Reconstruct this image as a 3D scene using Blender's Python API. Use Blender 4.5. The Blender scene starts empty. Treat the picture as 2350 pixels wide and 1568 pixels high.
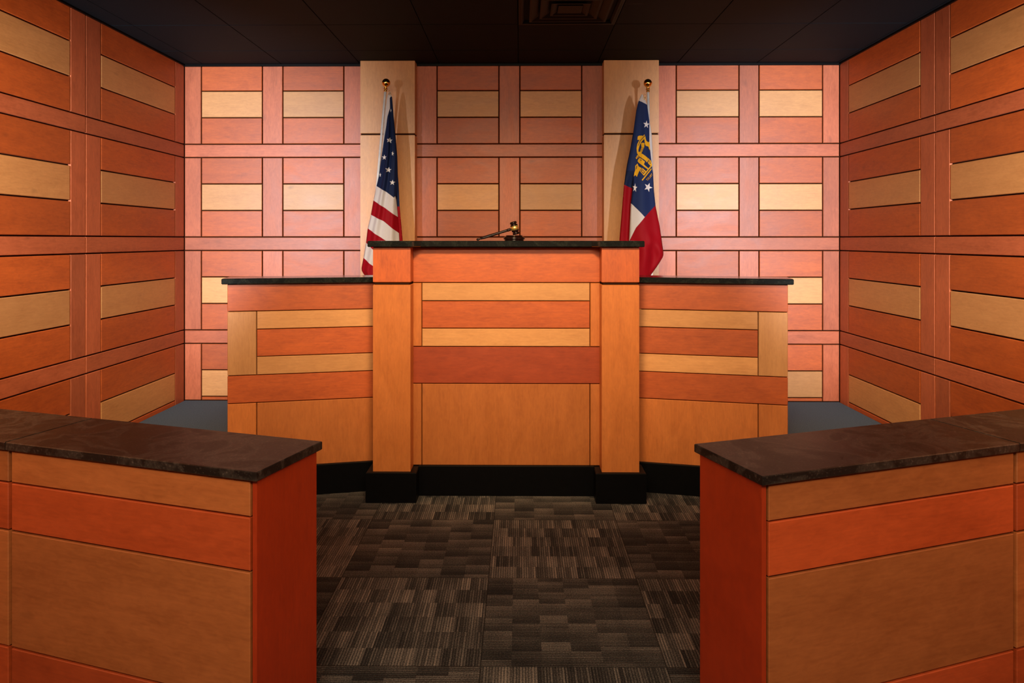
import bpy, bmesh, math, random
from mathutils import Vector

S = bpy.context.scene
C = S.collection
random.seed(11)

# ------------------------------------------------------------------ camera
FPX, PX0, HY, CAMZ, YAW = 1630.0, 1175.0, 550.0, 1.394, 0.01043
cd = bpy.data.cameras.new('camera')
cam = bpy.data.objects.new('camera', cd); C.objects.link(cam)
cam.location = (0, 0, CAMZ)
cam.rotation_euler = (math.radians(90), 0, math.atan(YAW))
cd.sensor_width = 36; cd.lens = FPX / 2350 * 36
cd.shift_y = -(784 - HY) / 2350
cd.clip_start = 0.05
S.camera = cam

# ------------------------------------------------------------------ world, exposure, lights
S.view_settings.view_transform = 'Standard'
S.view_settings.look = 'None'
S.view_settings.gamma = 1
S.view_settings.exposure = 0.0
w = bpy.data.worlds.new('world'); S.world = w; w.use_nodes = True
w.node_tree.nodes['Background'].inputs[0].default_value = (1.0, 0.86, 0.72, 1)
w.node_tree.nodes['Background'].inputs[1].default_value = 0.05

def light(name, kind, loc, aim, energy, color, **kw):
    d = bpy.data.lights.new(name, kind); d.energy = energy; d.color = color
    for k, v in kw.items(): setattr(d, k, v)
    o = bpy.data.objects.new(name, d); C.objects.link(o); o.location = loc
    o.rotation_euler = (Vector(aim) - Vector(loc)).to_track_quat('-Z', 'Y').to_euler()
    return o
COOL, WARM = (0.93, 1.0, 1.12), (1.0, 0.72, 0.40)
# two flood lamps beside the camera, washing the outer bays of the back wall
light('flood_lamp', 'SPOT', (-2.32, 0.7, 1.72), (-2.46, 5.4, 1.66), 1180, COOL, spot_size=math.radians(46), spot_blend=0.9, shadow_soft_size=0.08)
light('flood_lamp', 'SPOT', (2.18, 0.7, 1.72), (2.32, 5.4, 1.66), 1180, COOL, spot_size=math.radians(46), spot_blend=0.9, shadow_soft_size=0.08)
# warm ceiling downlights on the bench, then added fills on side counters and walls
light('warm_spot', 'SPOT', (-0.17, 1.70, 2.66), (-0.14, 3.87, 1.38), 238, WARM, spot_size=math.radians(58), spot_blend=1.0, shadow_soft_size=0.20)
light('warm_spot', 'SPOT', (0.03, 1.70, 2.66), (0.00, 3.87, 1.38), 238, WARM, spot_size=math.radians(58), spot_blend=1.0, shadow_soft_size=0.20)
light('warm_spot', 'SPOT', (-0.85, 1.90, 2.66), (-1.46, 3.85, 1.15), 185, WARM, spot_size=math.radians(46), spot_blend=1.0, shadow_soft_size=0.15)  # added pair without a known fixture, brightens the angled side counters
light('warm_spot', 'SPOT', (0.71, 1.90, 2.66), (1.32, 3.85, 1.15), 185, WARM, spot_size=math.radians(46), spot_blend=1.0, shadow_soft_size=0.15)
light('warm_spot', 'SPOT', (-0.95, 1.20, 2.70), (-2.6, 2.6, 1.5), 480, WARM, spot_size=math.radians(74), spot_blend=1.0, shadow_soft_size=0.15)  # added fill pair that brightens the side walls
light('warm_spot', 'SPOT', (0.81, 1.20, 2.70), (2.46, 2.6, 1.5), 480, WARM, spot_size=math.radians(74), spot_blend=1.0, shadow_soft_size=0.15)
light('room_fill', 'AREA', (-0.07, -0.6, 2.60), (-0.07, 1.9, 0.3), 112, (1.0, 0.83, 0.60), shape='RECTANGLE', size=3.2, size_y=0.6)

# ------------------------------------------------------------------ measuring helpers (a sight line met with a vertical or level plane)
def W(px, py, Y):
    u = (px - PX0) / FPX; t = Y / (1 + u * YAW)
    return Vector((t * (u - YAW), Y, CAMZ - t * (py - HY) / FPX))
def X_at(px, Y): return W(px, HY, Y).x
def Hz(px, py, z):
    u = (px - PX0) / FPX; t = (CAMZ - z) * FPX / (py - HY)
    return Vector((t * (u - YAW), t * (1 + u * YAW), z))

# ------------------------------------------------------------------ materials
def new_mat(name):
    m = bpy.data.materials.new(name); m.use_nodes = True
    nt = m.node_tree; b = nt.nodes['Principled BSDF']
    return m, nt, b
def N(nt, t, **kw):
    n = nt.nodes.new(t)
    for k, v in kw.items():
        if k.startswith('i_'): n.inputs[k[2:].replace('_', ' ')].default_value = v
        else: setattr(n, k, v)
    return n
def math_node(nt, op, a=None, b=None, clamp=False):
    n = nt.nodes.new('ShaderNodeMath'); n.operation = op; n.use_clamp = clamp
    for i, v in enumerate((a, b)):
        if v is None: continue
        if isinstance(v, (int, float)): n.inputs[i].default_value = v
        else: nt.links.new(v, n.inputs[i])
    return n.outputs[0]
def ramp(nt, fac, stops):
    r = nt.nodes.new('ShaderNodeValToRGB'); el = r.color_ramp.elements
    while len(el) < len(stops): el.new(0.5)
    for e, (p, c) in zip(el, stops): e.position = p; e.color = (*c, 1)
    nt.links.new(fac, r.inputs[0]); return r.outputs[0]

def wood(name, base, rough=0.48, contrast=1.0):
    """stained maple veneer: grain runs along U, 'tone' is the board's own shade"""
    m, nt, b = new_mat(name); L = nt.links.new
    uv = N(nt, 'ShaderNodeUVMap')
    def noise(sx, sy, scale, detail, dist=0.0):
        mp = N(nt, 'ShaderNodeMapping'); mp.inputs['Scale'].default_value = (sx, sy, 1); L(uv.outputs[0], mp.inputs[0])
        n = N(nt, 'ShaderNodeTexNoise'); n.inputs['Scale'].default_value = scale; n.inputs['Detail'].default_value = detail
        n.inputs['Distortion'].default_value = dist; L(mp.outputs[0], n.inputs[0]); return n.outputs[0]
    fine = noise(14, 120, 1.0, 5, 0.4)
    streak = noise(1.8, 15, 1.0, 6, 0.8)
    blot = noise(3.2, 7, 1.0, 5, 1.4)
    mott = noise(26, 60, 1.0, 4, 1.0)
    s = math_node(nt, 'ADD', math_node(nt, 'MULTIPLY', fine, 0.26), math_node(nt, 'MULTIPLY', streak, 0.22))
    s = math_node(nt, 'ADD', s, math_node(nt, 'MULTIPLY', blot, 0.26))
    s = math_node(nt, 'ADD', s, math_node(nt, 'MULTIPLY', mott, 0.26))
    k = 0.155 / max(contrast, 0.3) ** 0.8
    dark = tuple(c * (0.60 - 0.12 * i) for i, c in enumerate(base))
    light_ = tuple(min(1, c * (1.25 + 0.06 * i)) for i, c in enumerate(base))
    col = ramp(nt, s, [(0.5 - k * 1.5, dark), (0.5, base), (0.5 + k, light_)])
    # small darker figure marks, scattered
    mp = N(nt, 'ShaderNodeMapping'); mp.inputs['Scale'].default_value = (3.2, 6.5, 1); L(uv.outputs[0], mp.inputs[0])
    nz = N(nt, 'ShaderNodeTexNoise'); nz.inputs['Scale'].default_value = 3; L(mp.outputs[0], nz.inputs[0])
    mx0 = N(nt, 'ShaderNodeMix', data_type='VECTOR'); mx0.inputs[0].default_value = 0.16
    L(mp.outputs[0], mx0.inputs[4]); L(nz.outputs[1], mx0.inputs[5])
    vo = N(nt, 'ShaderNodeTexVoronoi'); vo.inputs['Scale'].default_value = 0.9; L(mx0.outputs[1], vo.inputs[0])
    kn = math_node(nt, 'SUBTRACT', 0.085, vo.outputs[0], True)
    kn = math_node(nt, 'MULTIPLY', kn, 5.0, True)
    mk = N(nt, 'ShaderNodeMix', data_type='RGBA'); L(kn, mk.inputs[0]); L(col, mk.inputs[6]); mk.inputs[7].default_value = (*[c * 0.35 for c in base], 1)
    at = N(nt, 'ShaderNodeAttribute', attribute_name='tone')
    hs = N(nt, 'ShaderNodeHueSaturation'); L(at.outputs['Fac'], hs.inputs['Value']); L(mk.outputs[2], hs.inputs['Color'])
    L(hs.outputs[0], b.inputs['Base Color'])
    rr = N(nt, 'ShaderNodeMapRange'); L(blot, rr.inputs[0]); rr.inputs[3].default_value = rough - 0.05; rr.inputs[4].default_value = rough + 0.09
    L(rr.outputs[0], b.inputs['Roughness'])
    bp = N(nt, 'ShaderNodeBump'); bp.inputs['Strength'].default_value = 0.08; bp.inputs['Distance'].default_value = 0.002
    L(streak, bp.inputs['Height']); L(bp.outputs[0], b.inputs['Normal'])
    b.inputs['Specular IOR Level'].default_value = 0.66
    return m

CHERRY = wood('cherry_stained_wood', (0.455, 0.084, 0.009))
STILE = wood('rosy_stained_wood', (0.45, 0.104, 0.034))
MAPLE = wood('pale_maple_wood', (0.59, 0.268, 0.086), contrast=0.5)
HONEY = wood('honey_stained_wood', (0.52, 0.148, 0.022), contrast=0.6)
UMBER = wood('umber_stained_wood', (0.44, 0.122, 0.028), contrast=0.8)
REDWOOD = wood('deep_red_stained_wood', (0.50, 0.072, 0.013), contrast=0.8)

RUST = wood('rust_stained_wood', (0.34, 0.045, 0.005), contrast=0.9)
MAHOGANY = wood('dark_mahogany_stained_wood', (0.40, 0.032, 0.002), contrast=0.6)

def plain(name, col, rough=0.5, metal=0.0, spec=0.5):
    m, nt, b = new_mat(name)
    n = N(nt, 'ShaderNodeTexNoise'); n.inputs['Scale'].default_value = 35; n.inputs['Detail'].default_value = 3
    tc = N(nt, 'ShaderNodeTexCoord'); nt.links.new(tc.outputs['Object'], n.inputs[0])
    c = ramp(nt, n.outputs[0], [(0.3, tuple(x * 0.9 for x in col)), (0.7, tuple(min(1, x * 1.08) for x in col))])
    nt.links.new(c, b.inputs['Base Color'])
    b.inputs['Roughness'].default_value = rough; b.inputs['Metallic'].default_value = metal
    b.inputs['Specular IOR Level'].default_value = spec
    return m
GROOVE = plain('dark_groove_wood', (0.028, 0.009, 0.004), 0.8, spec=0.08)
CARCASS = plain('carcass_wood', (0.10, 0.035, 0.015), 0.6)
BLACKWOOD = plain('black_lacquer', (0.0030, 0.0028, 0.0028), 0.42, spec=0.10)
BRASS = plain('polished_brass', (0.80, 0.50, 0.12), 0.16, 1.0)
POLEM = plain('satin_aluminium_pole', (0.88, 0.87, 0.85), 0.25, 0.1)
BAND = plain('satin_brass', (0.86, 0.58, 0.17), 0.34, 0.85)
GAVELM = plain('dark_rosewood', (0.010, 0.0032, 0.0026), 0.18, spec=0.35)
VENTM = plain('black_vent_metal', (0.0015, 0.0015, 0.0016), 0.5, spec=0.2)

def granite(name, base, vein, rough, fine=True):
    m, nt, b = new_mat(name); L = nt.links.new
    tc = N(nt, 'ShaderNodeTexCoord')
    n1 = N(nt, 'ShaderNodeTexNoise'); n1.inputs['Scale'].default_value = 5; n1.inputs['Detail'].default_value = 8; n1.inputs['Distortion'].default_value = 1.6
    L(tc.outputs['Object'], n1.inputs[0])
    n2 = N(nt, 'ShaderNodeTexNoise'); n2.inputs['Scale'].default_value = 160; n2.inputs['Detail'].default_value = 2
    L(tc.outputs['Object'], n2.inputs[0])
    v = math_node(nt, 'ABSOLUTE', math_node(nt, 'SUBTRACT', n1.outputs[0], 0.5))
    v = math_node(nt, 'SUBTRACT', 1.0, math_node(nt, 'MULTIPLY', v, 14.0), True)
    v = math_node(nt, 'MULTIPLY', v, n2.outputs[0])
    sp = math_node(nt, 'MULTIPLY', math_node(nt, 'SUBTRACT', n2.outputs[0], 0.58, True), 2.5)
    f = math_node(nt, 'ADD', math_node(nt, 'MULTIPLY', v, 0.55), sp, True)
    col = ramp(nt, f, [(0.0, base), (1.0, vein)])
    L(col, b.inputs['Base Color'])
    rg = N(nt, 'ShaderNodeMapRange'); L(n1.outputs[0], rg.inputs[0]); rg.inputs[3].default_value = rough - 0.06; rg.inputs[4].default_value = rough + 0.10
    L(rg.outputs[0], b.inputs['Roughness'])
    bp = N(nt, 'ShaderNodeBump'); bp.inputs['Strength'].default_value = 0.12; bp.inputs['Distance'].default_value = 0.001
    L(n2.outputs[0], bp.inputs['Height']); L(bp.outputs[0], b.inputs['Normal'])
    return m
GRANITE = granite('polished_black_granite', (0.008, 0.010, 0.010), (0.035, 0.040, 0.032), 0.12)
LEATHERED = granite('leathered_dark_granite', (0.006, 0.005, 0.0045), (0.120, 0.090, 0.070), 0.40)

def carpet_brown():
    m, nt, b = new_mat('brown_carpet_tiles'); L = nt.links.new
    T = 0.6065
    tc = N(nt, 'ShaderNodeTexCoord'); sp = N(nt, 'ShaderNodeSeparateXYZ'); L(tc.outputs['Object'], sp.inputs[0])
    M = lambda op, a=None, c=None, cl=False: math_node(nt, op, a, c, cl)
    gx = M('DIVIDE', M('SUBTRACT', sp.outputs[0], -0.127), T); gy = M('DIVIDE', M('SUBTRACT', sp.outputs[1], 2.317), T)
    ix, iy = M('FLOOR', gx), M('FLOOR', gy)
    fx, fy = M('SUBTRACT', gx, ix), M('SUBTRACT', gy, iy)
    par = M('FLOORED_MODULO', M('ADD', ix, iy), 2.0)          # 0: ribs across, 1: ribs along
    ipar = M('SUBTRACT', 1.0, par)
    tid = M('ADD', M('MULTIPLY', ix, 17.31), M('MULTIPLY', iy, 7.77))
    along = M('ADD', M('MULTIPLY', fy, par), M('MULTIPLY', fx, ipar))    # along the ribs
    across = M('ADD', M('MULTIPLY', fx, par), M('MULTIPLY', fy, ipar))
    ua = M('MULTIPLY', along, 6.0); uid = M('FLOOR', ua)
    wn = N(nt, 'ShaderNodeTexWhiteNoise', noise_dimensions='2D')
    cb = N(nt, 'ShaderNodeCombineXYZ'); L(uid, cb.inputs[0]); L(tid, cb.inputs[1]); L(cb.outputs[0], wn.inputs['Vector'])
    va = M('ADD', M('MULTIPLY', across, 7.0), M('MULTIPLY', wn.outputs[0], 3.0)); vid = M('FLOOR', va)
    wn2 = N(nt, 'ShaderNodeTexWhiteNoise', noise_dimensions='3D')
    cb2 = N(nt, 'ShaderNodeCombineXYZ'); L(uid, cb2.inputs[0]); L(vid, cb2.inputs[1]); L(tid, cb2.inputs[2]); L(cb2.outputs[0], wn2.inputs['Vector'])
    grad = M('SUBTRACT', va, vid)
    block = M('ADD', M('MULTIPLY', wn2.outputs[0], 0.55), M('MULTIPLY', grad, 0.45))
    # looped ribs
    rib = M('ABSOLUTE', M('SINE', M('MULTIPLY', across, math.pi * 62)))
    ribid = M('FLOOR', M('MULTIPLY', across, 62.0))
    wr = N(nt, 'ShaderNodeTexWhiteNoise', noise_dimensions='2D'); cr = N(nt, 'ShaderNodeCombineXYZ'); L(ribid, cr.inputs[0]); L(M('ADD', tid, M('MULTIPLY', uid, par)), cr.inputs[1]); L(cr.outputs[0], wr.inputs['Vector'])
    sn = N(nt, 'ShaderNodeTexNoise'); sn.inputs['Scale'].default_value = 210; sn.inputs['Detail'].default_value = 2; L(tc.outputs['Object'], sn.inputs[0])
    bn = N(nt, 'ShaderNodeTexNoise'); bn.inputs['Scale'].default_value = 7; L(tc.outputs['Object'], bn.inputs[0])
    f = M('ADD', M('MULTIPLY', block, 0.50), 0.02)
    f = M('ADD', f, M('MULTIPLY', M('MULTIPLY', wr.outputs[0], rib), M('ADD', M('MULTIPLY', par, 0.20), 0.12)))
    f = M('ADD', f, M('MULTIPLY', M('SUBTRACT', rib, 0.6), 0.14))
    f = M('ADD', f, M('MULTIPLY', M('SUBTRACT', sn.outputs[0], 0.5), 1.0))
    f = M('ADD', f, M('MULTIPLY', M('SUBTRACT', bn.outputs[0], 0.5), 0.34), True)
    col = ramp(nt, f, [(0.08, (0.020, 0.019, 0.018)), (0.36, (0.070, 0.062, 0.052)), (0.60, (0.175, 0.150, 0.122)), (0.95, (0.40, 0.32, 0.24))])
    # tile joint
    ed = M('MINIMUM', M('MINIMUM', fx, M('SUBTRACT', 1.0, fx)), M('MINIMUM', fy, M('SUBTRACT', 1.0, fy)))
    jt = M('LESS_THAN', ed, 0.0035)
    mj = N(nt, 'ShaderNodeMix', data_type='RGBA'); L(M('MULTIPLY', jt, 0.6), mj.inputs[0]); L(col, mj.inputs[6]); mj.inputs[7].default_value = (0.01, 0.008, 0.006, 1)
    L(mj.outputs[2], b.inputs['Base Color']); b.inputs['Roughness'].default_value = 0.95; b.inputs['Specular IOR Level'].default_value = 0.15
    bp = N(nt, 'ShaderNodeBump'); bp.inputs['Strength'].default_value = 0.6; bp.inputs['Distance'].default_value = 0.003
    L(M('ADD', rib, sn.outputs[0]), bp.inputs['Height']); L(bp.outputs[0], b.inputs['Normal'])
    return m
def carpet_grey():
    m, nt, b = new_mat('grey_platform_carpet'); L = nt.links.new
    tc = N(nt, 'ShaderNodeTexCoord')
    n = N(nt, 'ShaderNodeTexNoise'); n.inputs['Scale'].default_value = 260; n.inputs['Detail'].default_value = 2; L(tc.outputs['Object'], n.inputs[0])
    wv = N(nt, 'ShaderNodeTexWave'); wv.inputs['Scale'].default_value = 30; wv.inputs['Distortion'].default_value = 1.5; L(tc.outputs['Object'], wv.inputs[0])
    f = math_node(nt, 'ADD', math_node(nt, 'MULTIPLY', n.outputs[0], 0.8), math_node(nt, 'MULTIPLY', wv.outputs[1], 0.2))
    c = ramp(nt, f, [(0.35, (0.040, 0.060, 0.085)), (0.65, (0.13, 0.19, 0.26))])
    L(c, b.inputs['Base Color']); b.inputs['Roughness'].default_value = 0.95; b.inputs['Specular IOR Level'].default_value = 0.1
    bp = N(nt, 'ShaderNodeBump'); bp.inputs['Strength'].default_value = 0.5; bp.inputs['Distance'].default_value = 0.002; L(n.outputs[0], bp.inputs['Height']); L(bp.outputs[0], b.inputs['Normal'])
    return m
def ceiling_paint():
    m, nt, b = new_mat('black_ceiling_paint'); L = nt.links.new
    tc = N(nt, 'ShaderNodeTexCoord')
    mp = N(nt, 'ShaderNodeMapping'); mp.inputs['Scale'].default_value = (1.2, 9, 1); mp.inputs['Rotation'].default_value = (0, 0, 0.35); L(tc.outputs['Object'], mp.inputs[0])
    n = N(nt, 'ShaderNodeTexNoise'); n.inputs['Scale'].default_value = 5; n.inputs['Detail'].default_value = 7; L(mp.outputs[0], n.inputs[0])
    n2 = N(nt, 'ShaderNodeTexNoise'); n2.inputs['Scale'].default_value = 1.3; L(tc.outputs['Object'], n2.inputs[0])
    f = math_node(nt, 'MULTIPLY', math_node(nt, 'SUBTRACT', n.outputs[0], 0.60, True), math_node(nt, 'SUBTRACT', n2.outputs[0], 0.48, True))
    f = math_node(nt, 'MULTIPLY', f, 14.0, True)
    c = ramp(nt, f, [(0, (0.0045, 0.0100, 0.0140)), (1, (0.04, 0.037, 0.037))])
    L(c, b.inputs['Base Color']); b.inputs['Roughness'].default_value = 0.72; b.inputs['Specular IOR Level'].default_value = 0.12
    return m
CARPET, GREYCARPET, CEILP = carpet_brown(), carpet_grey(), ceiling_paint()

def cloth(name, col):
    m, nt, b = new_mat(name); L = nt.links.new
    tc = N(nt, 'ShaderNodeTexCoord')
    n = N(nt, 'ShaderNodeTexNoise'); n.inputs['Scale'].default_value = 400; L(tc.outputs['Object'], n.inputs[0])
    c = ramp(nt, n.outputs[0], [(0.3, tuple(x * 0.94 for x in col)), (0.7, tuple(min(1, x * 1.04) for x in col))])
    L(c, b.inputs['Base Color']); b.inputs['Roughness'].default_value = 0.65; b.inputs['Specular IOR Level'].default_value = 0.12
    return m
F_WHITE, F_RED = cloth('white_nylon', (0.58, 0.53, 0.49)), cloth('red_nylon', (0.26, 0.001, 0.006))
F_NAVY, F_GOLD = cloth('navy_nylon', (0.007, 0.014, 0.048)), cloth('gold_print', (0.72, 0.36, 0.012))
F_STAR, F_BLUE = cloth('star_print', (0.70, 0.66, 0.62)), cloth('blue_nylon', (0.011, 0.022, 0.078))

# ------------------------------------------------------------------ object helpers
def empty(name, loc):
    o = bpy.data.objects.new(name, None); C.objects.link(o); o.location = loc; o.empty_display_size = 0.1
    return o
def tag(o, label=None, cat=None, group=None, kind=None):
    if label: o['label'] = label
    if cat: o['category'] = cat
    if group: o['group'] = group
    if kind: o['kind'] = kind
    return o
def origin_of(p):
    v = Vector((0, 0, 0))
    while p is not None: v += p.location; p = p.parent
    return v

class MB:
    """collects geometry given in world metres; build() links it as one mesh object"""
    def __init__(s):
        s.bm = bmesh.new(); s.uv = s.bm.loops.layers.uv.new('UVMap'); s.tone = s.bm.faces.layers.float.new('tone'); s.mats = []
    def mi(s, m):
        if m not in s.mats: s.mats.append(m)
        return s.mats.index(m)
    def face(s, vs, m, tone=1.0, uvf=None, smooth=False):
        try: f = s.bm.faces.new(vs)
        except ValueError: return None
        f.material_index = s.mi(m); f[s.tone] = tone; f.smooth = smooth
        if uvf:
            for l in f.loops: l[s.uv].uv = uvf(l.vert.co)
        return f
    def board(s, O, T, Nn, a0, a1, z0, z1, t, m, vert=None, c=0.0025, base=0.0):
        """a chamfered board on the plane through O spanned by T (level) and Z, standing t proud along Nn"""
        if vert is None: vert = (z1 - z0) > (a1 - a0)
        r1, r2 = random.uniform(0, 60), random.uniform(0, 60)
        tone = random.uniform(0.82, 1.13)
        P = lambda a, z, d: O + T * a + Nn * d + Vector((0, 0, z))
        def ring(i, d): return [s.bm.verts.new(P(a, z, d)) for a, z in ((a0 + i, z0 + i), (a1 - i, z0 + i), (a1 - i, z1 - i), (a0 + i, z1 - i))]
        def uvf(co):
            a = (co - O).dot(T); z = co.z - O.z
            return (z + r1, a + r2) if vert else (a + r1, z + r2)
        A, B, D = ring(0, base), ring(0, t - c), ring(c, t)
        s.face(D, m, tone, uvf)
        for i in range(4):
            j = (i + 1) % 4
            s.face([B[i], B[j], D[j], D[i]], m, tone, uvf); s.face([A[i], A[j], B[j], B[i]], m, tone, uvf)
        s.face(A[::-1], m, tone, uvf)
    def prism(s, pts, z0, z1, m, c=0.0, tone=None, vert=True):
        """closed upright prism over a plan outline (counter-clockwise), top edge eased by c"""
        tone = random.uniform(0.93, 1.06) if tone is None else tone
        r = random.uniform(0, 60); n = len(pts)
        def inset(k):
            out = []
            for i in range(n):
                p, a, b = Vector(pts[i]), Vector(pts[i - 1]), Vector(pts[(i + 1) % n])
                e1, e2 = (p - a).normalized(), (b - p).normalized()
                n1, n2 = Vector((-e1.y, e1.x)), Vector((-e2.y, e2.x))
                bis = (n1 + n2); d = bis.length_squared
                out.append(p + bis * (2 * k / d) if d > 1e-6 else p)
            return out
        uvf = (lambda co: (co.z + r, co.x + co.y * 0.7 + r)) if vert else (lambda co: (co.x + r, co.y + co.z + r))
        rows = []
        lv = [(z0 + c, 0.0)] if c else [(z0, 0.0)]
        if c: lv = [(z0, c), (z0 + c, 0), (z1 - c, 0), (z1, c)]
        else: lv = [(z0, 0), (z1, 0)]
        for z, k in lv:
            q = inset(k) if k else [Vector(p) for p in pts]
            rows.append([s.bm.verts.new((p.x, p.y, z)) for p in q])
        for a, b in zip(rows, rows[1:]):
            for i in range(n):
                j = (i + 1) % n; s.face([a[i], a[j], b[j], b[i]], m, tone, uvf)
        s.face(rows[0][::-1], m, tone, uvf); s.face(rows[-1], m, tone, uvf)
    def box(s, p0, p1, m, c=0.0, **k):
        s.prism([(p0[0], p0[1]), (p1[0], p0[1]), (p1[0], p1[1]), (p0[0], p1[1])], p0[2], p1[2], m, c, **k)
    def lathe(s, base, axis, prof, m, seg=32):
        """prof: (distance along axis, radius)"""
        ax = Vector(axis).normalized(); q = ax.to_track_quat('Z', 'Y')
        ex, ey = q @ Vector((1, 0, 0)), q @ Vector((0, 1, 0)); base = Vector(base); rings = []
        for h, r in prof:
            r = max(r, 1e-5)
            rings.append([s.bm.verts.new(base + ax * h + (ex * math.cos(2 * math.pi * i / seg) + ey * math.sin(2 * math.pi * i / seg)) * r) for i in range(seg)])
        for a, b in zip(rings, rings[1:]):
            for i in range(seg):
                j = (i + 1) % seg; s.face([a[i], a[j], b[j], b[i]], m, smooth=True)
        s.face(rings[0][::-1], m); s.face(rings[-1], m)
    def torus(s, ctr, axis, R, r, m, seg=24, sub=10):
        ax = Vector(axis).normalized(); q = ax.to_track_quat('Z', 'Y')
        ex, ey = q @ Vector((1, 0, 0)), q @ Vector((0, 1, 0)); ctr = Vector(ctr); g = []
        for i in range(seg):
            a = 2 * math.pi * i / seg; d = ex * math.cos(a) + ey * math.sin(a)
            g.append([s.bm.verts.new(ctr + d * (R + r * math.cos(2 * math.pi * k / sub)) + ax * r * math.sin(2 * math.pi * k / sub)) for k in range(sub)])
        for i in range(seg):
            for k in range(sub):
                s.face([g[i][k], g[(i + 1) % seg][k], g[(i + 1) % seg][(k + 1) % sub], g[i][(k + 1) % sub]], m, smooth=True)
    def build(s, name, parent=None, label=None):
        off = origin_of(parent)
        if off.length: bmesh.ops.translate(s.bm, verts=s.bm.verts, vec=-off)
        bmesh.ops.recalc_face_normals(s.bm, faces=s.bm.faces)
        me = bpy.data.meshes.new(name); s.bm.to_mesh(me); s.bm.free()
        for m in s.mats: me.materials.append(m)
        o = bpy.data.objects.new(name, me); C.objects.link(o); o.parent = parent
        if label: o['label'] = label
        return o

# ------------------------------------------------------------------ the room
CEIL, YB = 2.75, 5.485
XL, XR = X_at(423, YB), X_at(1927, YB)
YF = -1.30
Z0 = 0.146                                           # platform height
UP = Vector((0, 0, 1))
RAILS = [(2.134, 2.031), (1.414, 1.3095), (0.6926, 0.588)]
GROUPS = [(CEIL - 0.004, 2.134), (2.031, 1.414), (1.3095, 0.6926), (0.588, -0.029)]
g = 0.0042                                           # half the open joint
def rows_of(top, bot, ztop_unit):
    h = 0.2057; out = []
    for k in range(3):
        b = bot + h * (2 - k); t = min(b + h, top)
        out.append((b, t, k))
    return out

def panelled(mb, O, T, Nn, cols, rails, zmin, th=0.016):
    """cols: (a0, a1, 's'|'p'); rails: (a0, a1)"""
    for a0, a1, kind in cols:
        for top, bot in GROUPS:
            if kind == 's':
                mb.board(O, T, Nn, a0 + g, a1 - g, max(bot, zmin) + g, top - g, th, STILE, True)
            else:
                for b, t, k in rows_of(top, bot, None):
                    b = max(b, zmin)
                    if t - b > 0.03: mb.board(O, T, Nn, a0 + g, a1 - g, b + g, t - g, th, MAPLE if k == 1 else CHERRY, False)
    for a0, a1 in rails:
        for t, b in RAILS: mb.board(O, T, Nn, a0 + g, a1 - g, b + g, t - g, th, STILE, False)

TH = 0.016
# back wall: its board faces lie on Y = YB
mb = MB()
O, T, Nn = Vector((0, YB + TH, 0)), Vector((1, 0, 0)), Vector((0, -1, 0))
mb.box((XL - 0.1, YB + TH, 0), (XR + 0.1, YB + 0.14, CEIL), GROOVE)
cols = []
for a, b, k in ((423, 462, 's'), (462, 602, 'p'), (602, 649, 's'), (649, 789, 'p'), (789, 830, 's'),
                (950, 1003, 's'), (1003, 1145, 'p'), (1145, 1193, 's'), (1193, 1335, 'p'), (1335, 1390, 's'),
                (1508, 1552, 's'), (1552, 1696, 'p'), (1696, 1742, 's'), (1742, 1888, 'p'), (1888, 1927, 's')):
    cols.append((X_at(a, YB), X_at(b, YB), k))
panelled(mb, O, T, Nn, cols, [(X_at(a, YB), X_at(b, YB)) for a, b in ((423, 830), (950, 1390), (1508, 1927))], Z0)
tag(mb.build('wall_back'), 'back wall of red and pale wood panels behind the bench', kind='structure')

def side_wall(name, xw, sx, label):
    mb = MB()
    O, T, Nn = Vector((xw + sx * TH, 0, 0)), Vector((0, 1, 0)), Vector((-sx, 0, 0))
    mb.box((min(xw + sx * TH, xw + sx * 0.14), YF, 0), (max(xw + sx * TH, xw + sx * 0.14), YB + 0.1, CEIL), GROOVE)
    cols, rails, y = [], [], YB
    while y > YF + 0.2:
        lo = y - 1.253
        cols += [(y - 0.146, y, 's'), (lo + 0.156, y - 0.146, 'p'), (lo, lo + 0.156, 's')]
        rails.append((lo, y)); y = lo
    panelled(mb, O, T, Nn, cols, rails, 0.0)
    return tag(mb.build(name), label, kind='structure')
side_wall('wall_left', XL, -1, 'left wall of red boards with pale maple bands')
side_wall('wall_right', XR, 1, 'right wall of red boards with pale maple bands')
mb = MB(); mb.box((XL - 0.14, YF - 1.4 - 0.1, 0), (XR + 0.14, YF - 1.4, CEIL), UMBER)
tag(mb.build('wall_front'), 'plain brown wall behind the viewer', kind='structure')

mb = MB(); mb.box((XL - 0.14, YF - 1.5, -0.08), (XR + 0.14, YB + 0.14, 0), CARPET, tone=1)
tag(mb.build('floor'), 'brown chequered carpet tile floor', kind='structure')
mb = MB(); mb.box((XL + 0.002, 4.22, 0.0), (XR - 0.002, YB - 0.001, Z0), GREYCARPET, 0.006, tone=1)
tag(mb.build('platform'), 'low platform covered in grey carpet behind the bench', kind='structure')

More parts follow.
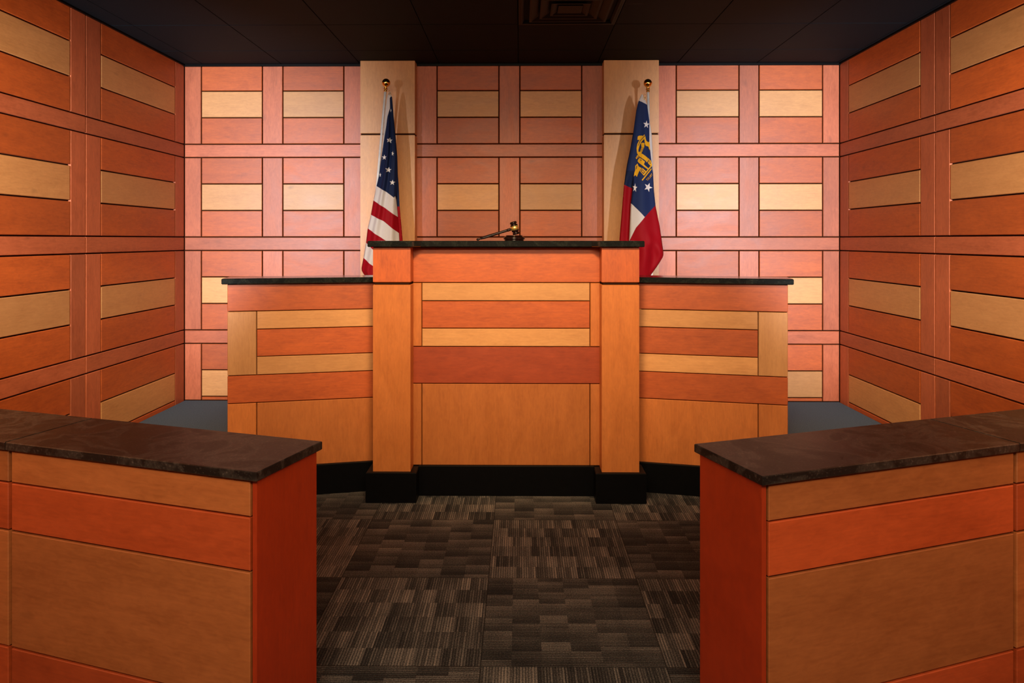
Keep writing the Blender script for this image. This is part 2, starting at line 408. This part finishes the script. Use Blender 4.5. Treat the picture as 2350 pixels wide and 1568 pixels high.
# ceiling: tiles laid in a two-foot grid, one bay left for the vent
mb = MB(); TI = 0.6096
mb.box((XL - 0.14, YF - 1.5, CEIL + 0.012), (XR + 0.14, YB + 0.14, CEIL + 0.08), CEILP, tone=1)
gx0, gy0 = -2.447 - TI, 5.081 + TI
ys = [gy0 - TI * k for k in range(14)]; xs = [gx0 + TI * k for k in range(11)]
for i in range(len(xs) - 1):
    for j in range(len(ys) - 1):
        x0, x1, y1, y0 = max(xs[i], XL - 0.02), min(xs[i + 1], XR + 0.02), min(ys[j], YB + 0.02), max(ys[j + 1], YF - 1.5)
        if x1 - x0 < 0.02 or y1 - y0 < 0.02: continue
        if abs(xs[i] + 0.0086) < 0.05 and abs(ys[j] - 4.4714) < 0.05: continue
        q = 0.0022; mb.box((x0 + q, y0 + q, CEIL), (x1 - q, y1 - q, CEIL + 0.012), CEILP, 0.0018, tone=1)
tag(mb.build('ceiling'), 'black painted tile ceiling', kind='structure')

# black angle where wall meets ceiling
for k, (a, b) in enumerate((((XL, YB - 0.018, CEIL - 0.016), (XR, YB, CEIL)), ((XL, YF, CEIL - 0.012), (XL + 0.014, YB, CEIL)), ((XR - 0.014, YF, CEIL - 0.012), (XR, YB, CEIL)))):
    mb = MB(); mb.box(a, b, BLACKWOOD); tag(mb.build('trim_%d' % (k + 1)), kind='structure')

# two maple pilasters
YP = 5.365
for a, b, lab in ((827, 952, 'pale maple pilaster behind the striped flag'), (1386, 1512, 'pale maple pilaster behind the flag with the gold emblem')):
    x0, x1 = X_at(a, YP), X_at(b, YP)
    mb = MB()
    mb.box((x0 + 0.006, YP + 0.006, Z0), (x1 - 0.006, YB + 0.002, CEIL), GROOVE)
    zs = W(900, 308, YP).z
    mb.box((x0, YP, Z0 + 0.002), (x1, YB + 0.002, zs - 0.006), MAPLE, 0.003)
    mb.box((x0, YP, zs + 0.006), (x1, YB + 0.002, CEIL - 0.001), MAPLE, 0.003)
    tag(mb.build('pilaster'), lab, kind='structure')

# ------------------------------------------------------------------ ceiling vent
vx0, vx1, vy0, vy1 = -0.0086 + 0.004, -0.0086 + TI - 0.004, 4.4714 - TI + 0.004, 4.4714 - 0.004
vc = Vector(((vx0 + vx1) / 2, (vy0 + vy1) / 2, CEIL))
vent = tag(empty('ceiling_vent', vc), 'black square louvred air vent set in the black ceiling', 'air vent')
def frame_ring(mb, h0, h1, z0, z1, m):
    """square ring: outer half-size h0 at z0 flaring to h1 at z1, 12 mm thick"""
    def sq(h, z): return [mb.bm.verts.new((vc.x + a * h, vc.y + b * h, z)) for a, b in ((-1, -1), (1, -1), (1, 1), (-1, 1))]
    A, B, D, E = sq(h0, z0), sq(h1, z1), sq(h1 - 0.012, z1), sq(h0 - 0.012, z0)
    for P, Q in ((A, B), (B, D), (D, E), (E, A)):
        for i in range(4): mb.face([P[i], P[(i + 1) % 4], Q[(i + 1) % 4], Q[i]], m)
H = TI / 2 - 0.004
mb = MB(); frame_ring(mb, H, H, CEIL - 0.006, CEIL + 0.010, VENTM); frame_ring(mb, H - 0.010, H - 0.022, CEIL - 0.006, CEIL + 0.008, VENTM); mb.build('outer_frame', vent)
for k in range(3):
    mb = MB(); h = H - 0.065 - 0.062 * k; frame_ring(mb, h, h - 0.045, CEIL - 0.010, CEIL + 0.011, VENTM); mb.build('louver_ring', vent)
mb = MB(); mb.box((vc.x - 0.07, vc.y - 0.07, CEIL - 0.008), (vc.x + 0.07, vc.y + 0.07, CEIL + 0.004), VENTM, 0.002); mb.build('centre_plate', vent)

# ------------------------------------------------------------------ judge's bench
YPL, YPI, YC = 3.746, 3.772, 3.875                   # plinth blocks, pillars, recessed front
BACK = 4.16
xa, xb = X_at(856, YPI), X_at(942, YPI)
xc, xd = X_at(1381, YPI), X_at(1467, YPI)
XC = (xa + xd) / 2
bench = tag(empty('judge_bench', (XC, 3.95, 0)), "tall wooden judge's bench with two square pillars and black stone top", 'bench')
TX, NY = Vector((1, 0, 0)), Vector((0, -1, 0))
mb = MB(); mb.box((xa + 0.01, YC + 0.022, 0.0), (xd - 0.01, BACK - 0.02, 1.352), CARCASS); mb.build('carcass', bench)
def zy(py, Y): return W(1161, py, Y).z
bO = Vector((0, YC + 0.02, 0))
def bench_board(name, x0, x1, y0, y1, m, vert=False, label=None):
    mb = MB(); mb.board(bO, TX, NY, x0 + 0.002, x1 - 0.002, zy(y1, YC) + 0.002, zy(y0, YC) - 0.002, 0.02, m, vert); return mb.build(name, bench, label)
gi, si, so, go = xb - 0.004, X_at(968, YC), X_at(1354, YC), xc + 0.004
bench_board('top_rail', gi, go, 567, 649, CHERRY, False, 'broad red top rail')
bench_board('inset_panel', si, so, 649, 691, MAPLE)
bench_board('inset_panel', si, so, 691, 754, CHERRY, False, 'red board between two pale ones')
bench_board('inset_panel', si, so, 754, 796, MAPLE)
bench_board('middle_rail', gi, go, 796, 881, RUST, False, 'dark red middle rail')
bench_board('lower_panel', si, so, 881, 1069, HONEY, True)
for a, b in ((gi, si), (so, go)):
    bench_board('stile', a, b, 649, 796, HONEY, True); bench_board('stile', a, b, 881, 1069, HONEY, True)
for a, b in ((xa, xb), (xc, xd)):
    mb = MB(); mb.box((a, YPI, 0.155), (b, YC + 0.04, 1.153), HONEY, 0.003); p = mb.build('pillar', bench)
    mb = MB(); mb.box((a, YPI, 1.166), (b, YC + 0.04, 1.354), CHERRY, 0.003); mb.build('pillar_cap', p, 'red cap block')
    mb = MB(); mb.box((a + 0.008, YPI + 0.008, 1.150), (b - 0.008, YC + 0.04, 1.168), GROOVE); mb.build('shadow_joint', p)
    mb = MB(); mb.box((a - 0.034, YPL, 0.0), (b + 0.034, YC + 0.035, 0.160), BLACKWOOD, 0.004); mb.build('plinth_block', p, 'black plinth block')
mb = MB(); mb.box((xb + 0.03, YC - 0.02, 0.0), (xc - 0.03, YC + 0.03, 0.163), BLACKWOOD, 0.003); mb.build('plinth', bench)
o = 0.024; yf, ym = YPI - 0.027, YC - 0.068
pts = [(xa - o, BACK), (xa - o, yf), (xb + 0.012, yf), (xb + 0.022, yf + 0.008), (xb + 0.05, ym), (xc - 0.05, ym), (xc - 0.022, yf + 0.008), (xc - 0.012, yf), (xd + o, yf), (xd + o, BACK)]
mb = MB(); mb.prism(pts, 1.3545, 1.387, GRANITE, 0.004); mb.build('countertop', bench, 'black polished stone top')

# ------------------------------------------------------------------ angled side counters
def side_counter(sx, inner, px_in, px_stile, px_out, label):
    ang = math.radians(12.5)
    T = Vector((sx * math.cos(ang), -math.sin(ang), 0)); Nn = Vector((-sx * math.sin(ang), -math.cos(ang), 0))
    P0 = Vector((inner[0], inner[1], 0))
    def along(px):                                   # where the sight line meets the face, measured outward from P0
        u = (px - PX0) / FPX; d = Vector((u - YAW, 1 + u * YAW, 0))
        den = d.x * T.y - d.y * T.x
        return (d.y * P0.x - d.x * P0.y) / den
    a_end, a_st = along(px_out), along(px_stile)
    root = tag(empty('side_counter', P0 + T * (a_end * 0.5)), label, 'counter')
    O = P0 - Nn * 0.02
    if sx < 0: bT, flip = -T, True
    else: bT, flip = T, False
    def B(name, a0, a1, z0, z1, m, vert=False, lab=None):
        mb = MB(); A0, A1 = (a0, a1) if not flip else (-a1, -a0)
        mb.board(O, bT, Nn, A0 + 0.002, A1 - 0.002, z0 + 0.002, z1 - 0.002, 0.02, m, vert); mb.build(name, root, lab)
    def slab(name, a0, a1, f0, f1, z0, z1, m, c=0.0, lab=None):   # f: distance in front (+) or behind (-) the face
        q = [P0 + T * a0 + Nn * f0, P0 + T * a1 + Nn * f0, P0 + T * a1 + Nn * f1, P0 + T * a0 + Nn * f1]
        q = [(v.x, v.y) for v in q]
        area = sum(q[i][0] * q[(i + 1) % 4][1] - q[(i + 1) % 4][0] * q[i][1] for i in range(4))
        if area < 0: q.reverse()
        mb = MB(); mb.prism(q, z0, z1, m, c); return mb.build(name, root, lab)
    ai = 0.0; ap = 0.012
    slab('carcass', ai + 0.03, a_end - 0.004, -0.021, -0.19, 0.0, 1.154, CARCASS)
    B('top_rail', ai, a_end, 1.0075, 1.155, CHERRY, False, 'red top rail')
    B('stile', a_st, a_end, 0.6625, 1.0075, MAPLE, True, 'pale upright end board')
    B('stile', ai, ap, 0.6625, 1.0075, HONEY, True)
    B('inset_panel', ap, a_st, 0.9093, 1.0075, MAPLE)
    B('inset_panel', ap, a_st, 0.7618, 0.9093, CHERRY, False, 'red board between two pale ones')
    B('inset_panel', ap, a_st, 0.6625, 0.7618, MAPLE)
    B('middle_rail', ai, a_end, 0.5133, 0.6625, CHERRY, False, 'red middle rail')
    B('stile', a_st, a_end, 0.155, 0.5133, HONEY, True)
    B('stile', ai, ap, 0.155, 0.5133, HONEY, True)
    B('lower_panel', ap, a_st, 0.155, 0.5133, HONEY, True)
    slab('plinth', ai, a_end + 0.004, 0.022, -0.02, 0.0, 0.163, BLACKWOOD, 0.003)
    slab('countertop', -0.005, a_end + 0.024, 0.026, -0.205, 1.155, 1.186, GRANITE, 0.004, 'black polished stone top')
    return root
side_counter(-1, (xa - 0.010, 3.958), 855, 589, 521, 'angled panelled side counter below the striped flag')
side_counter(1, (xd + 0.010, 3.955), 1470, 1740, 1809, 'angled panelled side counter below the flag with the gold emblem')

# ------------------------------------------------------------------ partition counters in front
ZT = 0.779
def partition(near, far, seam, sx, labels):
    A, B_, S_ = Hz(*near, ZT), Hz(*far, ZT), Hz(*seam, ZT)
    T = (S_ - A); run = T.length; T.normalize()              # away from the aisle
    D = Vector((-T.y, T.x, 0)) if sx > 0 else Vector((T.y, -T.x, 0))   # towards the bench
    wd = (B_ - A).dot(D)
    F = -D
    def quad(a0, a1, d0, d1):
        q = [A + T * a0 + D * d0, A + T * a1 + D * d0, A + T * a1 + D * d1, A + T * a0 + D * d1]; q = [(v.x, v.y) for v in q]
        return q if sx > 0 else q[::-1]
    for k in range(2):
        a0, a1 = (0.0, run) if k == 0 else (run, run * 1.93)
        mid = A + T * ((a0 + a1) / 2) + D * (wd / 2)
        root = tag(empty('partition_counter', (mid.x, mid.y, 0)), labels[k], 'counter')
        ov, gap = 0.014, 0.0012
        b0 = a0 + (ov if k == 0 else 0.0); b1 = a1
        mb = MB(); mb.prism(quad(a0 + gap, a1 - gap, 0, wd), ZT - 0.0255, ZT, LEATHERED, 0.0022); mb.build('countertop', root, 'dark brown stone slab')
        pf = 0.018                                           # board thickness
        mb = MB(); mb.prism(quad(b0 + 0.012, b1 - 0.002, ov + pf - 0.004, wd - ov), 0.0, ZT - 0.026, CARCASS); mb.build('carcass', root)
        O = A + D * (ov + pf); O.z = 0
        bT = T if sx > 0 else -T
        s0 = b0 + (0.020 if k == 0 else 0.007); s1 = b1 - 0.007
        for nm, z0, z1, m, lab in (('top_panel', 0.652, ZT - 0.030, UMBER, None), ('red_panel', 0.506, 0.650, REDWOOD, 'red board'), ('lower_panel', 0.150, 0.503, UMBER, None), ('base_panel', 0.004, 0.147, REDWOOD, 'red board at the foot')):
            mb = MB(); A0, A1 = (s0, s1) if sx > 0 else (-s1, -s0)
            mb.board(O, bT, F, A0, A1, z0 + 0.0015, z1 - 0.0015, pf, m, False, 0.0022); mb.build(nm, root, lab)
        if k == 0:
            mb = MB(); mb.prism(quad(b0, b0 + 0.014, ov + 0.004, wd - ov + 0.003), 0.0, ZT - 0.026, MAHOGANY, 0.0015); mb.build('end_panel', root, 'plain red end')
partition((590, 1085), (740, 1013), (12, 1015), -1, ['dark topped partition counter with red end, left of the aisle', 'next section of the left partition counter, beside the left wall'])
partition((1748, 1094), (1600, 1018), (2341, 1018), 1, ['dark topped partition counter with red end, right of the aisle', 'next section of the right partition counter, beside the right wall'])

# ------------------------------------------------------------------ gavel and sounding block
ZB, YG = 1.387, 3.93
bc = W(1180, 552, YG)
blk = tag(empty('sounding_block', (bc.x, YG, ZB)), 'round dark wood sounding block under the gavel head', 'sounding block')
mb = MB(); mb.lathe((bc.x, YG, ZB), UP, [(0, .050), (.002, .056), (.004, .053), (.007, .052), (.009, .058), (.014, .060), (.020, .057), (.024, .050), (.0255, .043)], GAVELM, 40); mb.build('block_base', blk)
mb = MB(); mb.lathe((bc.x, YG, ZB + 0.0255), UP, [(0, .046), (.0035, .046), (.005, .044)], GAVELM, 40); mb.build('striking_plate', blk)
gp = ZB + 0.0305
tilt = math.radians(-14.5)
ax = Vector((math.sin(tilt), 0, math.cos(tilt)))           # head axis, leaning to the handle side at its top
side = Vector((math.cos(tilt), 0, -math.sin(tilt)))        # from handle to head
HL = 0.074
low = Vector((bc.x + 0.012, YG, gp)); base = low + side * (0.0)
corner = 0.0165 * abs(math.sin(tilt)); base.z += corner
gav = tag(empty('gavel', base), 'dark wood gavel with brass band resting on its block', 'gavel')
prof = [(0, .010), (.001, .0165), (.006, .0195), (.011, .0195), (.014, .0150), (.016, .0150), (.018, .0195), (.021, .0205), (.024, .0205), (.050, .0205), (.053, .0205), (.056, .0195), (.058, .0150), (.060, .0150), (.063, .0195), (.068, .0195), (.073, .0165), (HL, .010)]
mb = MB(); mb.lathe(base, ax, prof, GAVELM, 36); head = mb.build('gavel_head', gav)
mb = MB(); mb.lathe(base + ax * 0.0255, ax, [(0, .0202), (.0005, .0218), (.023, .0218), (.0235, .0202)], BAND, 36); mb.build('brass_band', head, 'shiny brass band')
h0 = base + ax * 0.036 - side * 0.019
end = W(1096, 549, YG); end.z = ZB + 0.0075
hd = (end - h0); hl = hd.length
mb = MB(); mb.lathe(h0, hd, [(-.004, .006), (0, .0060), (.006, .0060), (.008, .0085), (.012, .0085), (.014, .0062), (.017, .0088), (.021, .0088), (.023, .0070), (.03, .0072), (.06, .0068), (.10, .0078), (hl - .04, .0080), (hl - .018, .0058), (hl - .011, .0045), (hl - .008, .0066), (hl - .003, .0074), (hl + .002, .0066), (hl + .006, .0035), (hl + .007, .0005)], GAVELM, 20); mb.build('handle', gav)

# ------------------------------------------------------------------ flags
YFL = 5.16
def interp(tab, y):
    if y <= tab[0][0]: return tab[0][1]
    for (y0, x0), (y1, x1) in zip(tab, tab[1:]):
        if y <= y1: return x0 + (x1 - x0) * (y - y0) / (y1 - y0)
    return tab[-1][1]
def below(p, q, x, y):                               # is (x, y) lower in the photo than the line p-q
    return y > p[1] + (q[1] - p[1]) * (x - p[0]) / (q[0] - p[0])
def sstep(a, b, v):
    t = min(1, max(0, (v - a) / (b - a))); return t * t * (3 - 2 * t)

class Drape:
    """a hanging flag: front sheet with folds and a back sheet, joined at the edges; laid out on the upright plane Y = YFL in metres"""
    def __init__(s, left, right, ytop, ybot, relief, depth):
        s.l, s.r, s.y0, s.y1, s.relief, s.depth = left, right, ytop, ybot, relief, depth
    def front(s, x, y, off=0.0):
        l, r = interp(s.l, y), interp(s.r, y)
        t = min(1, max(0, (x - l) / max(r - l, 1e-6)))
        d = s.depth(y) * math.sin(math.pi * t) ** 0.7 + s.relief(x, y, t) * min(1, 6 * t, 6 * (1 - t))
        p = W(x, y, YFL); p.y -= d + off; return p
    def back(s, x, y):
        l, r = interp(s.l, y), interp(s.r, y)
        t = min(1, max(0, (x - l) / max(r - l, 1e-6)))
        p = W(x, y, YFL); p.y += s.depth(y) * 0.8 * math.sin(math.pi * t) ** 0.7 + 0.008 * math.sin(9 * t) * min(1, 6 * t, 6 * (1 - t)); return p
    def sheet(s, cuts, ny=70, nx=26):
        bm = bmesh.new(); rows = []
        for j in range(ny + 1):
            y = s.y0 + (s.y1 - s.y0) * j / ny; l, r = interp(s.l, y), interp(s.r, y)
            rows.append([bm.verts.new((l + (r - l) * i / nx, y, 0)) for i in range(nx + 1)])
        for a, b in zip(rows, rows[1:]):
            for i in range(nx): bm.faces.new([a[i], a[i + 1], b[i + 1], b[i]])
        for p, q in cuts:
            n = Vector((q[1] - p[1], p[0] - q[0], 0)).normalized()
            bmesh.ops.bisect_plane(bm, geom=bm.verts[:] + bm.edges[:] + bm.faces[:], plane_co=(p[0], p[1], 0), plane_no=n, dist=1e-4)
        return bm
    def build(s, parent, cuts, classify, decals, name='flag_cloth'):
        mb = MB()
        for fr in (True, False):
            bm = s.sheet(cuts if fr else [], nx=26 if fr else 14)
            vm = {}
            for v in bm.verts: vm[v] = mb.bm.verts.new(s.front(v.co.x, v.co.y) if fr else s.back(v.co.x, v.co.y))
            for f in bm.faces:
                c = f.calc_center_median()
                mb.face([vm[v] for v in f.verts], classify(c.x, c.y), smooth=True)
            bm.free()
        bmesh.ops.remove_doubles(mb.bm, verts=mb.bm.verts, dist=0.0004)
        o = None
        for poly, m, off in decals:                  # printed shapes lie on the cloth
            bm = bmesh.new(); tris = poly if poly and isinstance(poly[0][0], (tuple, list)) else None
            if tris is None:
                vs = [bm.verts.new((x, y, 0)) for x, y in poly]; bm.faces.new(vs)
                bmesh.ops.triangulate(bm, faces=bm.faces)
                bmesh.ops.subdivide_edges(bm, edges=bm.edges, cuts=2, use_grid_fill=True)
                bmesh.ops.triangulate(bm, faces=bm.faces)
            else:
                for t in tris: bm.faces.new([bm.verts.new((x, y, 0)) for x, y in t])
            vm = {v: mb.bm.verts.new(s.front(v.co.x, v.co.y, off)) for v in bm.verts}
            for f in bm.faces: mb.face([vm[v] for v in f.verts], m)
            bm.free()
        return mb.build(name, parent)

def star(cx, cy, r, rot=0.0, sx=1.0):
    out = []
    for i in range(10):
        a = math.radians(rot + 36 * i); rr = r if i % 2 == 0 else r * 0.40
        out.append((cx + sx * rr * math.sin(a), cy - rr * math.cos(a)))
    return out
def text_tris(txt, x0, y0, size, ang, mirror=True):
    """lettering as triangles in photo measure; mirror = seen from the back of the flag"""
    cu = bpy.data.curves.new('lettering', 'FONT'); cu.body = txt; cu.size = 1.0; cu.resolution_u = 2
    ob = bpy.data.objects.new('lettering', cu); C.objects.link(ob)
    dg = bpy.context.evaluated_depsgraph_get(); me = bpy.data.meshes.new_from_object(ob.evaluated_get(dg))
    bm = bmesh.new(); bm.from_mesh(me); bmesh.ops.triangulate(bm, faces=bm.faces)
    wmax = max(v.co.x for v in bm.verts); ca, sa = math.cos(ang), math.sin(ang); out = []
    for f in bm.faces:
        t = []
        for v in f.verts:
            mx = (wmax - v.co.x) if mirror else v.co.x; my = v.co.y
            t.append((x0 + size * (mx * ca - my * sa), y0 - size * (mx * sa + my * ca)))
        out.append(tuple(t))
    bm.free(); bpy.data.meshes.remove(me); bpy.data.objects.remove(ob); bpy.data.curves.remove(cu)
    return out

def flag_root(label, top, tilt_px, py_ball):
    """pole with ball, leaning as measured; stand on the platform"""
    p1 = W(top[0], top[1], YFL + 0.01)
    yb = 955; p0 = W(top[0] + tilt_px * (yb - top[1]), yb, YFL + 0.01); p0.z = Z0
    root = tag(empty('flag', (p0.x, p0.y, Z0)), label, 'flag')
    ax = p1 - p0; L_ = ax.length; ax.normalize()
    mb = MB(); mb.lathe(p0 + ax * 0.02, ax, [(0, .0105), (L_ - 0.02, .0095)], POLEM, 20); pole = mb.build('pole', root)
    mb = MB(); mb.lathe(p1, ax, [(-.006, .0115), (.000, .0125), (.004, .0125), (.006, .0100), (.010, .0100), (.012, .0145), (.018, .0145), (.020, .0105), (.026, .0100), (.030, .0120), (.032, .0120)]
                        + [(.030 + .0305 - .0305 * math.cos(math.radians(d)), .0305 * math.sin(math.radians(d))) for d in range(25, 181, 12)], BRASS, 32)
    mb.build('ball_finial', pole, 'brass ball')
    mb = MB(); mb.lathe((p0.x, p0.y, Z0), UP, [(0, .125), (.012, .125), (.018, .115), (.03, .06), (.05, .03), (.11, .022), (.12, .018)], BRASS, 32); mb.build('stand', root)
    return root, pole, p1, ax

# --- striped flag
lft = [(211, 892), (226, 888), (250, 884.8), (267, 883), (298, 880.5), (339, 877.5), (374, 873.5), (403, 869.6), (427, 864), (460, 857), (494, 851), (525, 843.8), (557, 840), (592, 834), (616, 829.5), (623, 830.5), (640, 842)]
rgt = [(211, 896), (224, 900), (267, 903.4), (313, 908), (359, 911.8), (400, 913), (425, 915), (473, 917), (521, 921.4), (551, 924), (600, 926), (640, 900)]
blue_left = [(222, 897), (226, 895), (249, 895.7), (267, 890), (305, 884), (339, 879), (374, 873.5)]
fold_r = [(430, 914), (440, 911.5), (457, 910), (498, 913.6), (540, 916.4), (560, 917.5), (640, 905)]
def rel_us(x, y, t):
    k = sstep(215, 330, y)
    r = 0.010 * k * math.sin(2 * math.pi * (t * 2.3 + 0.25 + 0.0016 * (y - 300)))
    r -= 0.030 * sstep(-1.0, 1.2, x - interp(fold_r, y)) * sstep(428, 450, y)
    return r + 0.006 * k * math.sin(2 * math.pi * (t * 4.1 + 0.004 * y))
US = Drape(lft, rgt, 211, 640, rel_us, lambda y: 0.008 + 0.050 * sstep(220, 560, y))
b1 = [((864, 427), (889, 441.6)), ((889, 441.6), (911, 458))]
b2 = [((857, 460), (886, 478)), ((886, 478), (914, 498.5))]
b3 = [((850.5, 492.5), (884, 508.6)), ((884, 508.6), (917, 536))]
b4 = [((843.8, 523.8), (884, 549.6))]; b5 = [((840, 557), (855, 569))]; b6 = [((834, 591.6), (855, 607))]
def edge(seg, x, y):
    if len(seg) == 1 or x < seg[0][1][0]: return below(*seg[0], x, y)
    return below(*seg[1], x, y)
def us_class(x, y):
    if y > 430 and x > interp(fold_r, y): return F_NAVY if y < 474 else F_RED
    if y < 224 and below((890, 226), (902, 220), x, y) is False: return F_WHITE
    if y < 374 and x < interp(blue_left, y): return F_WHITE
    k = sum(edge(s_, x, y) for s_ in (b1, b2, b3, b4, b5, b6))
    return (F_NAVY, F_WHITE, F_RED, F_WHITE, F_RED, F_WHITE, F_RED)[k]
cuts = [c for s_ in (b1, b2, b3, b4, b5, b6) for c in s_]
cuts += [((890, 226), (902, 220))] + [((x0, y0), (x1, y1)) for tab in (blue_left, fold_r[:6]) for (y0, x0), (y1, x1) in zip(tab, tab[1:])] + [((910, 474), (920, 474.2))]
root, pole, top, ax = flag_root('red and white striped flag with white stars on a leaning pole', (884.5, 209), -0.085, 187)
dec = [(star(895, 323, 7.2, 8), F_STAR, .0022), (star(883, 362, 6.6, 4), F_STAR, .0022), (star(902.5, 353.5, 6, 10, 0.5), F_STAR, .0022), (star(893.4, 391, 7.2, 6), F_STAR, .0022),
       (star(902.7, 420, 6.6, 4), F_STAR, .0022), (star(873.5, 402, 5.6, 4, 0.45), F_STAR, .0022), (star(908.2, 455, 5.0, 20, 0.40), F_STAR, .0022), (star(897.5, 254, 5, 10, 0.3), F_STAR, .0022)]
US.build(root, cuts, us_class, dec)
gr = US.front(894.7, 216.5, 0.003)
mb = MB(); mb.torus(gr, (0, 1, 0), 0.006, 0.0018, BRASS); mb.build('grommet', root)
mb = MB(); mb.torus(gr + Vector((-0.004, 0, 0.014)), (1, 0.4, 0), 0.011, 0.0012, BRASS); mb.build('clip', root)

# --- flag with the gold emblem
lft = [(217, 1472), (231, 1465.5), (252, 1460.5), (302, 1453.5), (344, 1446), (380, 1438.4), (424, 1432), (551, 1421.4), (600, 1419), (640, 1428)]
rgt = [(217, 1475), (240, 1485), (279, 1490.5), (290, 1493), (307, 1495.5), (341, 1497.5), (374, 1498.5), (400, 1499), (434, 1500.5), (473, 1504.5), (519, 1514), (582, 1523), (589, 1522), (605, 1512.5), (627, 1497), (640, 1488)]
strip = [(270, 1490.0), (329, 1490.0), (355, 1493.0), (388, 1496.8), (400, 1499)]
fold_l = [(395, 1453.5), (433, 1451), (467, 1447), (550, 1443), (640, 1441)]
def rel_ga(x, y, t):
    k = sstep(225, 340, y)
    r = 0.008 * k * math.sin(2 * math.pi * (t * 1.7 + 0.1 + 0.0012 * (y - 300)))
    r -= 0.034 * (1 - sstep(-1.5, 1.5, x - interp(fold_l, y))) * sstep(385, 430, y)
    # a crease running down to the right in the red field
    ridge = (x - 1480) * 0.80 - (y - 540)
    r += 0.022 * sstep(505, 560, y) * (1 - sstep(0, 26, abs(ridge + 4))) * sstep(1476, 1490, x)
    r += 0.014 * sstep(540, 570, y) * math.sin(2 * math.pi * (x - 1468) / 42)
    return r
GA = Drape(lft, rgt, 217, 640, rel_ga, lambda y: 0.008 + 0.046 * sstep(225, 560, y))
V = (1476.8, 499)
def ga_class(x, y):
    if y < 250 and not below((1465.5, 231), (1485, 240.5), x, y): return F_WHITE
    if 270 < y < 400 and x > interp(strip, y): return F_WHITE
    if y > 395 and x < interp(fold_l, y): return F_RED if below((1432, 424), (1451, 432), x, y) else F_NAVY
    if y < 425: return F_BLUE
    if x < V[0]:
        if not below((1447, 467), V, x, y): return F_BLUE
        wr = [(499, 1476.8), (523, 1457), (549, 1444.6), (640, 1440)]
        return F_WHITE if x < interp(wr, y) else F_RED
    return F_RED if below(V, (1504.5, 471), x, y) else F_BLUE
cuts = [((1465.5, 231), (1485, 240.5)), ((1432, 424), (1451, 432)), ((1447, 467), V), (V, (1504.5, 471)), (V, (1457, 523)), ((1457, 523), (1444.6, 549))]
cuts += [((x0, y0), (x1, y1)) for tab in (strip, fold_l) for (y0, x0), (y1, x1) in zip(tab, tab[1:])]
root, pole, top, ax = flag_root('blue, white and red flag with a gold emblem on an upright pole', (1487, 210), 0.020, 187)
zC = lambda pts: [(1420 + x / 7.13, 220 + y / 7.127) for x, y in pts]
gold = [
    [(300, 725), (305, 670), (330, 655), (380, 655), (384, 684), (340, 722)],                                           # scroll end
    [(412, 637), (430, 690), (376, 745), (341, 800), (318, 880), (312, 930), (290, 924), (286, 860), (299, 790), (335, 725)],   # arch
    [(402, 706), (426, 690), (442, 742), (470, 765), (497, 752), (505, 800), (507, 895), (490, 872), (478, 836), (430, 826), (418, 800), (430, 785), (410, 742)],
    [(356, 782), (385, 772), (410, 785), (405, 850), (375, 920), (330, 990), (285, 1040), (270, 1020), (290, 985), (320, 955), (345, 905), (365, 850)],  # sash
    [(298, 900), (330, 925), (466, 1022), (436, 1078), (326, 998), (292, 940)],                                         # column
    [(470, 1022), (492, 1036), (452, 1096), (434, 1084)],
    [(494, 1040), (520, 1062), (544, 1128), (520, 1152), (468, 1104)],
    [(300, 1075), (310, 1042), (335, 1030), (362, 1046), (416, 1085), (410, 1100), (378, 1090), (396, 1130), (430, 1158), (490, 1198), (470, 1214), (430, 1190), (395, 1166), (350, 1130), (318, 1102)],  # guard
    [(314, 1020), (320, 1014), (378, 1050), (372, 1058)],
    [(262, 1150), (298, 1112), (314, 1160), (346, 1182), (362, 1190), (326, 1232), (296, 1216), (290, 1260), (284, 1332), (265, 1300), (237, 1325), (246, 1266), (262, 1220)],
    [(330, 1236), (374, 1192), (440, 1250), (386, 1308)],
    [(385, 1300), (532, 1128), (542, 1146), (396, 1318)],
    [(358, 1385), (526, 1188), (536, 1202), (372, 1397)],
]
navy = [
    [(416, 656), (421, 664), (350, 742), (318, 820), (312, 816), (342, 738)],
    [(384, 748), (416, 722), (412, 734), (398, 752)],
    [(343, 1236), (370, 1212), (414, 1254), (386, 1288)],
    [(484, 1064), (502, 1060), (522, 1108), (506, 1116)],
    [(282, 1150), (292, 1146), (280, 1206), (270, 1204)],
    [(340, 1056), (352, 1050), (362, 1064), (350, 1070)],
]
inner = [[(355, 1238), (370, 1224), (400, 1256), (386, 1272)], [(491, 1072), (501, 1069), (514, 1102), (507, 1106)]]
dec = [(zC(p), F_GOLD, .0026) for p in gold] + [(zC(p), F_NAVY, .0042) for p in navy] + [(zC(p), F_GOLD, .0056) for p in inner]
dec += [(text_tris('TRUST', *zC([(456, 1402)])[0], 7.2, math.radians(46)), F_GOLD, .0030)]
dec += [(text_tris('JUST', *zC([(372, 930)])[0], 5.6, math.radians(68)), F_NAVY, .0044), (text_tris('ICE', *zC([(296, 1030)])[0], 5.2, math.radians(50)), F_NAVY, .0044)]
dec += [(star(1485.9, 430.5, 11, 22), F_STAR, .0026), (star(1455.4, 432, 10.5, 8, 0.48), F_STAR, .0026), (star(1482.6, 286.5, 9.5, 6, 0.82), F_STAR, .0026)]
GA.build(root, cuts, ga_class, dec)
gr = GA.front(1478, 226.5, 0.003)
mb = MB(); mb.torus(gr, (0, 1, 0), 0.008, 0.0022, BRASS); mb.build('grommet', root)
mb = MB(); mb.torus(gr + Vector((0.004, 0, 0.018)), (1, 0.4, 0), 0.014, 0.0012, BRASS); mb.build('clip', root)
